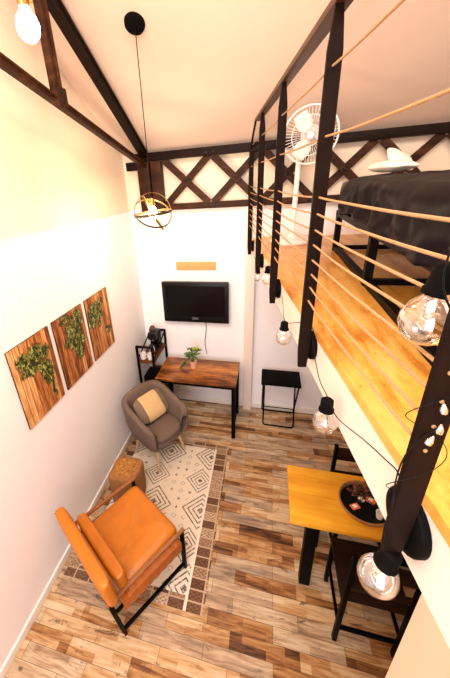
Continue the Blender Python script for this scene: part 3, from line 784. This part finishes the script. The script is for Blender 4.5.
MB().grid(tp, 56, 10, True).build('top', wood('stump_top', [(.32, (.16, .055, .010)), (.5, (.36, .16, .035)), (.68, (.60, .32, .09))], 0, 22, .9, 1.5, spec=.1), t, world=False)

# ================================================================== LOUNGE CHAIR
th = R(58)
t = thing('lounge_chair', 'tan leather lounge chair with black metal frame at the left wall', 'lounge chair', (-.822, .905, .007), th)
# local: +x forward, +y left ; y from 0 (right side) to W
W = .625; UF = .565; A = .440; LEAN = .07; ZT = .66
def bx(u, z): return -LEAN*z/ZT+0*u
for y, in ((0,), (W,)):
    MB().bar((0, y, .0), (-LEAN, y, ZT), .022, .034, (0, 1, 0), .003).build('back_post', M['black'], t, world=False)
    MB().bar((UF, y, .0), (UF, y, A-.008), .022, .034, (0, 1, 0), .003).build('front_leg', M['black'], t, world=False)
    MB().bar((.0-.02, y, .055), (UF, y, .055), .022, .022, (0, 0, 1), .003).build('side_rail', M['black'], t, world=False)
    MB().bar((-LEAN*A/ZT-.02, y, A), (UF+.025, y, A), .028, .020, (0, 0, 1), .006).build('armrest', M['armwood'], t, world=False)
    MB().bar((-.02, y, .30), (UF, y, .33), .018, .022, (0, 0, 1), .002).build('seat_rail', M['black'], t, world=False)
for u, z, nm in ((-.03, .30, 'cross_bar'), (UF-.02, .32, 'cross_bar'), (-LEAN+.005, ZT-.06, 'cross_bar'), (-.01, .055, 'cross_bar')):
    MB().bar((u, 0, z), (u, W, z), .022, .022, (0, 0, 1), .002).build(nm, M['black'], t, world=False)
def slabf(c0, ax, ay, az, la, lb, lc, tuft=None, e=.35, seams=0):
    """superellipsoid pad; ax,ay,az unit axes, half sizes la,lb,lc"""
    ax, ay, az = Vector(ax).normalized(), Vector(ay).normalized(), Vector(az).normalized(); c0 = Vector(c0)
    def f(u, v):
        a = 2*PI*u; p = PI*v-PI/2; sg = lambda x, q_: math.copysign(abs(x)**q_, x)
        x = la*sg(math.cos(p), .35)*sg(math.cos(a), .15); y = lb*sg(math.cos(p), .35)*sg(math.sin(a), .15); z = lc*sg(math.sin(p), .55)
        if tuft and z > 0:
            for tx_, ty_ in tuft:
                d = math.hypot(x-tx_, y-ty_); z -= .030*math.exp(-(d/.030)**2)+.006*math.exp(-(d/.09)**2)
                # radial creases
            z += .007*noise.noise(Vector((x*13, y*13, 2)))
        return c0+ax*x+ay*y+az*z
    return f
mid = W/2
sl = Vector((.98, 0, .10)).normalized(); su = Vector((0, 1, 0)).cross(sl)*-1
su = sl.cross(Vector((0, 1, 0)))
seatc = Vector((UF/2+.025, mid, .365))
MB().grid(slabf(seatc, sl, (0, 1, 0), su, .265, W/2-.035, .055, tuft=[(-.02, -.08), (-.02, .08), (.12, 0)]), 120, 60, True).build('seat_cushion', M['leather'], t, world=False, angle=80)
bd = Vector((-LEAN, 0, ZT)).normalized(); bn = Vector((0, 1, 0)).cross(bd)
MB().grid(slabf(Vector((.070, mid-.02, .485)), bd, (0, 1, 0), bn, .085, W/2-.025, .045), 96, 40, True).build('lower_back_cushion', M['leather'], t, world=False, angle=80)
MB().grid(slabf(Vector((-.040, mid-.022, .585)), bd, (0, 1, 0), bn, .125, W/2+.030, .044), 96, 40, True).build('headrest_cushion', M['leather'], t, world=False, angle=80)
MB().box(.03, UF-.02, -.0165, .034, .255, .352, .006).build('side_sling', M['leatherdark'], t, world=False)
for k in range(8):
    u = .05+k*.064
    MB().box(u-.017, u+.017, -.0205, -.0160, .262, .356).box(u-.017, u+.017, -.0205, .05, .352, .358).build('leather_strap', M['leatherdark'], t, world=False)

# ================================================================== TRAY TABLE
t = thing('folding_table', 'small black folding table on thin metal legs by the back wall', 'table', (.21, 3.2, 0))
fx0, fx1, fy0, fy1 = -.002, .428, 3.025, 3.335
MB().box(fx0, fx1, fy0, fy1, .642, .662, .008).build('tabletop', M['blackmatte'], t)
for xo, (ya, yb_) in ((.022, (3.06, 3.37)), (.040, (3.32, 3.10))):
    x0_, x1_ = fx0+xo, fx1-xo
    MB().tube([(x0_, ya, .64), (x0_, yb_, .03), (x0_+.015, yb_, .012), (x1_-.015, yb_, .012), (x1_, yb_, .03), (x1_, ya, .64)], .009, 10).build('leg_frame', M['black'], t)
MB().tube([(fx0+.022, 3.215, .335), (fx0+.040, 3.215, .335)], .008, 8).build('pivot', M['black'], t)
MB().tube([(fx0+.022, 3.345, .09), (fx1-.022, 3.345, .09)], .006, 8).build('stretcher', M['black'], t)

# ================================================================== DINING TABLE
t = thing('dining_table', 'golden pine dining table on thick black legs below the loft', 'table', (.80, 1.64, 0))
MB().box(.220, 1.36, 1.642, 1.868, .722, .750, .003).box(.220, 1.36, 1.420, 1.640, .722, .750, .003).build('tabletop', M['table'], t)
for x in (.37, 1.21):
    for y, dx in ((1.50, 0), (1.79, .09 if x < .8 else -.09)): MB().bar((x+dx, y, 0), (x+dx, y, .721), .075, .06, bev=.004).build('leg', M['black'], t)
MB().bar((.37, 1.53, .70), (.46, 1.76, .70), .05, .04).bar((1.21, 1.53, .70), (1.12, 1.76, .70), .05, .04).build('apron', M['black'], t)

def dining_chair(lab, y_sit, sgn):
    """sgn +1: back on the camera side, facing +y"""
    t = thing('dining_chair', lab, 'chair', (.70 if sgn > 0 else .745, y_sit, 0), 0 if sgn > 0 else PI, 'black chairs at the dining table')
    for x in (-.17, .17):
        MB().bar((x, -.165, 0), (x*.98, -.172, .885), .026, .030, (0, 1, 0), .003).build('back_post', M['black'], t, world=False)
        MB().bar((x, .17, 0), (x, .165, .44), .026, .030, (0, 1, 0), .003).build('leg', M['black'], t, world=False)
        MB().bar((x, -.165, .20), (x, .17, .20), .018, .018).build('stretcher', M['black'], t, world=False)
    MB().bar((-.17, -.168, .16), (.17, -.168, .16), .02, .022).build('stretcher', M['black'], t, world=False)
    MB().bar((-.17, .17, .28), (.17, .17, .28), .02, .022).build('stretcher', M['black'], t, world=False)
    MB().box(-.185, .185, -.16, .20, .44, .462, .006).build('seat', M['seatdark'], t, world=False)
    MB().box(-.165, .165, -.180, -.164, .745, .865, .005).build('backrest', M['seatdark'], t, world=False)
    MB().box(-.165, .165, -.176, -.160, .58, .63, .005).build('back_slat', M['seatdark'], t, world=False)
    return t
dining_chair('black dining chair on the near side of the pine table', 1.37, 1)
dining_chair('black dining chair on the far side of the pine table', 1.83+.0, -1)

# tray with things
tcx, tcy, tr = .70, 1.645, .155
t = thing('serving_tray', 'round black serving tray with thin wooden rim on the pine table', 'tray', (tcx, tcy, .7505))
MB().lathe([(0, 0), (tr-.012, 0), (tr-.012, .006), (0, .006)], 48, (tcx, tcy, .7505)).build('tray_base', M['traybase'], t)
MB().lathe([(tr-.012, 0), (tr, 0), (tr+.004, .026), (tr-.004, .026), (tr-.012, .006), (tr-.012, 0)], 48, (tcx, tcy, .7505)).build('rim', M['trayrim'], t)
zt = .7568
def card(x, y, r, lab):
    t = thing('sachet', lab, 'sachet', (x, y, zt), r, 'orange sachets on the tray')
    MB().box(-.028, .028, -.019, .019, 0, .006, .002).build('packet', M['orange'], t, world=False)
    MB().box(-.014, .012, -.009, .012, .0061, .0072).build('white_patch', M['ceramic'], t, world=False)
card(.635, 1.605, .5, 'orange sachet with pale patch at the left edge of the tray')
card(.745, 1.675, -.4, 'orange sachet with pale patch near the middle of the tray')
t = thing('sugar_cup', 'small white cup on the right side of the tray', 'cup', (.765, 1.56, zt))
MB().lathe([(0, 0), (.018, 0), (.026, .045), (.023, .045), (.016, .005), (0, .005)], 20, (.765, 1.56, zt)).build('cup_body', M['ceramic'], t)
t = thing('dried_bouquet', 'dark dried twigs with reddish petals lying at the back of the tray', 'dried flowers', (.69, 1.72, zt))
mb, mf = MB(), MB(); rnd = random.Random(11)
for k in range(34):
    a = rnd.uniform(0, 2*PI); p0 = Vector((.69+rnd.uniform(-.05, .05), 1.705+rnd.uniform(-.03, .03), zt+.006)); ln = rnd.uniform(.02, .055)
    p1 = p0+Vector((math.cos(a)*ln, math.sin(a)*ln*.8, rnd.uniform(.01, .05))); mb.tube([p0, (p0+p1)/2+Vector((0, 0, .006)), p1], .0018, 5)
    if k % 2 == 0: mf = MB(); leafmesh(mf, p1, (math.cos(a), math.sin(a), .4), .022, .014, .2); mf.build('petal', M['redflower'], t)
    else: leafmesh(mb, p1, (math.cos(a), math.sin(a), .3), .024, .012, .2)
mb.build('twigs', M['twig'], t)
t = thing('tea_strainer', 'small shiny metal tea strainer beside the twigs on the tray', 'strainer', (.685, 1.655, zt))
MB().lathe([(0, .0), (.012, .004), (.019, .016), (.021, .016), (.014, .0), (0, -.000)], 20, (.680, 1.655, zt)).build('bowl', M['dishes'], t)
MB().tube([(.70, 1.655, zt+.015), (.75, 1.635, zt+.01)], .0025, 6).build('handle', M['dishes'], t)

# ================================================================== PENDANT
pc = Vector((-.852, 2.342, 2.606))
t = thing('pendant_lamp', 'lit globe pendant lamp with bronze bands hanging from the sloping ceiling', 'lamp', (pc.x, pc.y, ceilz(pc.y)))
nrm = Vector((0, K, 1)).normalized()
cz = ceilz(pc.y)
MB().lathe([(0, .028), (.045, .028), (.062, .018), (.066, 0), (0, 0)], 32, (pc.x, pc.y, cz), -nrm).build('canopy', M['blackmatte'], t)
MB().tube([(pc.x, pc.y, cz-.02), (pc.x, pc.y, pc.z+.10)], .0032, 6).build('cord', M['cable'], t)
MB().lathe([(0, .11), (.016, .105), (.02, .09), (.02, .05), (0, .05)], 16, pc).build('socket', M['brass'], t)
RB = .145
def band(rotm, wd=.014, part=None):
    rotm = rotm.to_matrix(); n = 56; b = bmesh.new(); rings = []
    a0, a1 = part if part else (0, 2*PI)
    cnt = n if not part else n+1
    for k in range(cnt):
        a = a0+(a1-a0)*k/n
        rings.append([b.verts.new(rotm @ Vector(((RB+dr)*math.cos(a), (RB+dr)*math.sin(a), dz))+pc) for dr, dz in ((-.0015, -wd/2), (.0015, -wd/2), (.0015, wd/2), (-.0015, wd/2))])
    for k in range(n):
        A_, B_ = rings[k], rings[(k+1) % cnt]
        for j in range(4): b.faces.new((A_[j], A_[(j+1) % 4], B_[(j+1) % 4], B_[j]))
    bmesh.ops.recalc_face_normals(b, faces=b.faces[:]); return MB().add(b)
band(Euler((R(3), R(-4), 0)), .016).build('hoop', M['bronze'], t)
band(Euler((R(90), 0, R(35)))).build('hoop', M['brass'], t)
band(Euler((R(62), R(0), R(110)))).build('hoop', M['brass'], t)
band(Euler((R(38), R(18), R(20)))).build('hoop', M['bronze'], t)
MB().lathe([(0, -.055), (.022, -.048), (.034, -.025), (.034, 0), (.024, .03), (.014, .05), (0, .05)], 20, pc).build('bulb', M['glow'], t)
point('pendant_bulb_light', pc+Vector((0, 0, -.075)), 20, (1, .76, .50), .04)

# bare bulb at the upper left
hb = Vector((-.80, 1.165, 3.315))
t = thing('hanging_bulb', 'lit bare bulb hanging beside the roof truss strut at upper left', 'lamp', (hb.x, hb.y, hb.z+.10))
MB().lathe([(0, -.046), (.018, -.043), (.033, -.027), (.038, -.004), (.031, .020), (.018, .036), (.014, .046), (0, .046)], 24, hb).build('bulb', M['glow'], t)
MB().lathe([(0, .046), (.017, .046), (.02, .056), (.02, .10), (.012, .13), (0, .13)], 18, hb).build('socket', M['brass'], t)
MB().tube([hb+Vector((0, 0, .12)), Vector((hb.x, hb.y, ceilz(hb.y)))], .003, 6).build('cord', M['cable'], t)
mb = MB()
for k in range(9):
    a = k*.8; mb.tube([hb+Vector((.03*math.cos(a+j*.5), .03*math.sin(a+j*.5), 0.058+.006*k+.003*j)) for j in range(5)], .0025, 5)
mb.build('twine', M['brass'], t)
point('hanging_bulb_light', hb+Vector((0, 0, -.09)), 12, (1, .70, .42), .04)

# ================================================================== STRING LIGHTS
t = thing('string_lights', 'black cable string of clear unlit bulbs strung along the loft edge', 'string lights', LP(.36, 3.0, 2.15))
def sbulb(p, axis, r=.036, parent=t, cab=None):
    p = Vector(p); ax = Vector(axis).normalized()      # axis points from socket to bulb tip ; p = socket top
    k = r/.036
    so = MB().lathe([(0, 0), (.012*k, .0), (.019*k, .006*k), (.020*k, .036*k), (.0235*k, .039*k), (.0235*k, .047*k), (0, .047*k)], 20, p, ax).build('socket', M['blackmatte'], parent)
    MB().lathe([(.013*k, .043*k), (.019*k, .052*k), (.032*k, .066*k), (.0395*k, .086*k), (.0395*k, .102*k), (.032*k, .119*k), (.018*k, .130*k), (0, .134*k)], 24, p, ax).build('bulb', M['glass'], so)
    q = ax.to_track_quat('Z', 'Y').to_matrix(); mb = MB()
    mb.tube([p+ax*.05*k, p+ax*.085*k], .005*k, 8)
    mb.tube([p+q @ Vector((.012*k*math.sin(j*1.35)*(1+.02*j), .012*k*math.cos(j*1.35), (.072+.0032*j)*k)) for j in range(13)], .0013*k, 5)
    mb.build('filament', M['filament'], so)
D_ = (0, 0, -1)
bulbs = [(LP(.352, 2.155, 2.235), D_, .036), (LP(.345, 1.515, 2.105), D_, .036),
         (LP(.345, .850, 2.135), (.02, -.02, -1), .036)]
for p, a, r_ in bulbs: sbulb(p, a, r_)
sbulb(LP(.345, 2.60, 2.10), D_, .030)
# big near ones
sbulb(LP(.345, .492, 2.662), (-.10, .02, -1), .036)
sbulb(LP(.346, .428, 2.085), (-.14, .0, -1), .036)
def catm(P, n=8):
    P = [Vector(p) for p in P]; out = []
    for i in range(len(P)-1):
        p0, p1, p2, p3 = P[max(i-1, 0)], P[i], P[i+1], P[min(i+2, len(P)-1)]
        for k in range(n):
            u = k/n; out.append(.5*((2*p1)+(-p0+p2)*u+(2*p0-5*p1+4*p2-p3)*u*u+(-p0+3*p1-3*p2+p3)*u**3))
    out.append(P[-1]); return out
path = [LP(.355, 3.28, 2.16), LP(.352, 2.62, 2.10), LP(.352, 2.155, 2.24), LP(.352, 1.85, 2.12), LP(.350, 1.65, 2.20), LP(.346, 1.515, 2.11), LP(.35, 1.24, 2.225), LP(.368, 1.145, 2.245), LP(.35, 1.06, 2.22), LP(.345, .95, 2.15), LP(.345, .850, 2.14), LP(.352, .78, 2.12),
        LP(.355, .625, 2.185), LP(.352, .537, 2.223), LP(.345, .47, 2.25), LP(.315, .425, 2.24), LP(.315, .42, 2.15), LP(.346, .428, 2.087)]
MB().tube(catm(path), .0015, 6).build('cable', M['cable'], t)
MB().tube(catm([LP(.315, .42, 2.20), LP(.312, .425, 2.35), LP(.375, .415, 2.50), LP(.315, .45, 2.64), LP(.338, .48, 2.72), LP(.345, .492, 2.664)]), .0015, 6).build('cable', M['cable'], t)
# fairy lights twisted on the nearest post
t = thing('fairy_lights', 'thin wire of small crystal drops twisted round the nearest railing post', 'fairy lights', LP(.31, .40, 2.2))
pts = []
for k in range(70):
    u = k/69; z = 2.19+u*.36; a = u*2*PI*2.2
    pts.append(LP(.34+.040*math.cos(a), P5-.001+.013*math.sin(a), z))
MB().tube(pts, .0008, 5).build('wire', M['cable'], t)
for (s_, l_, z_) in ((.345, P5-.012, 2.415), (.341, P5-.012, 2.455), (.336, P5-.012, 2.391)):
    MB().lathe([(0, -.009), (.005, -.006), (.0055, 0), (.004, .005), (.0015, .011), (0, .012)], 10, LP(s_, l_-.003, z_), (random.uniform(-.5, .5), 0, 1)).build('drop', M['crystal'], t)
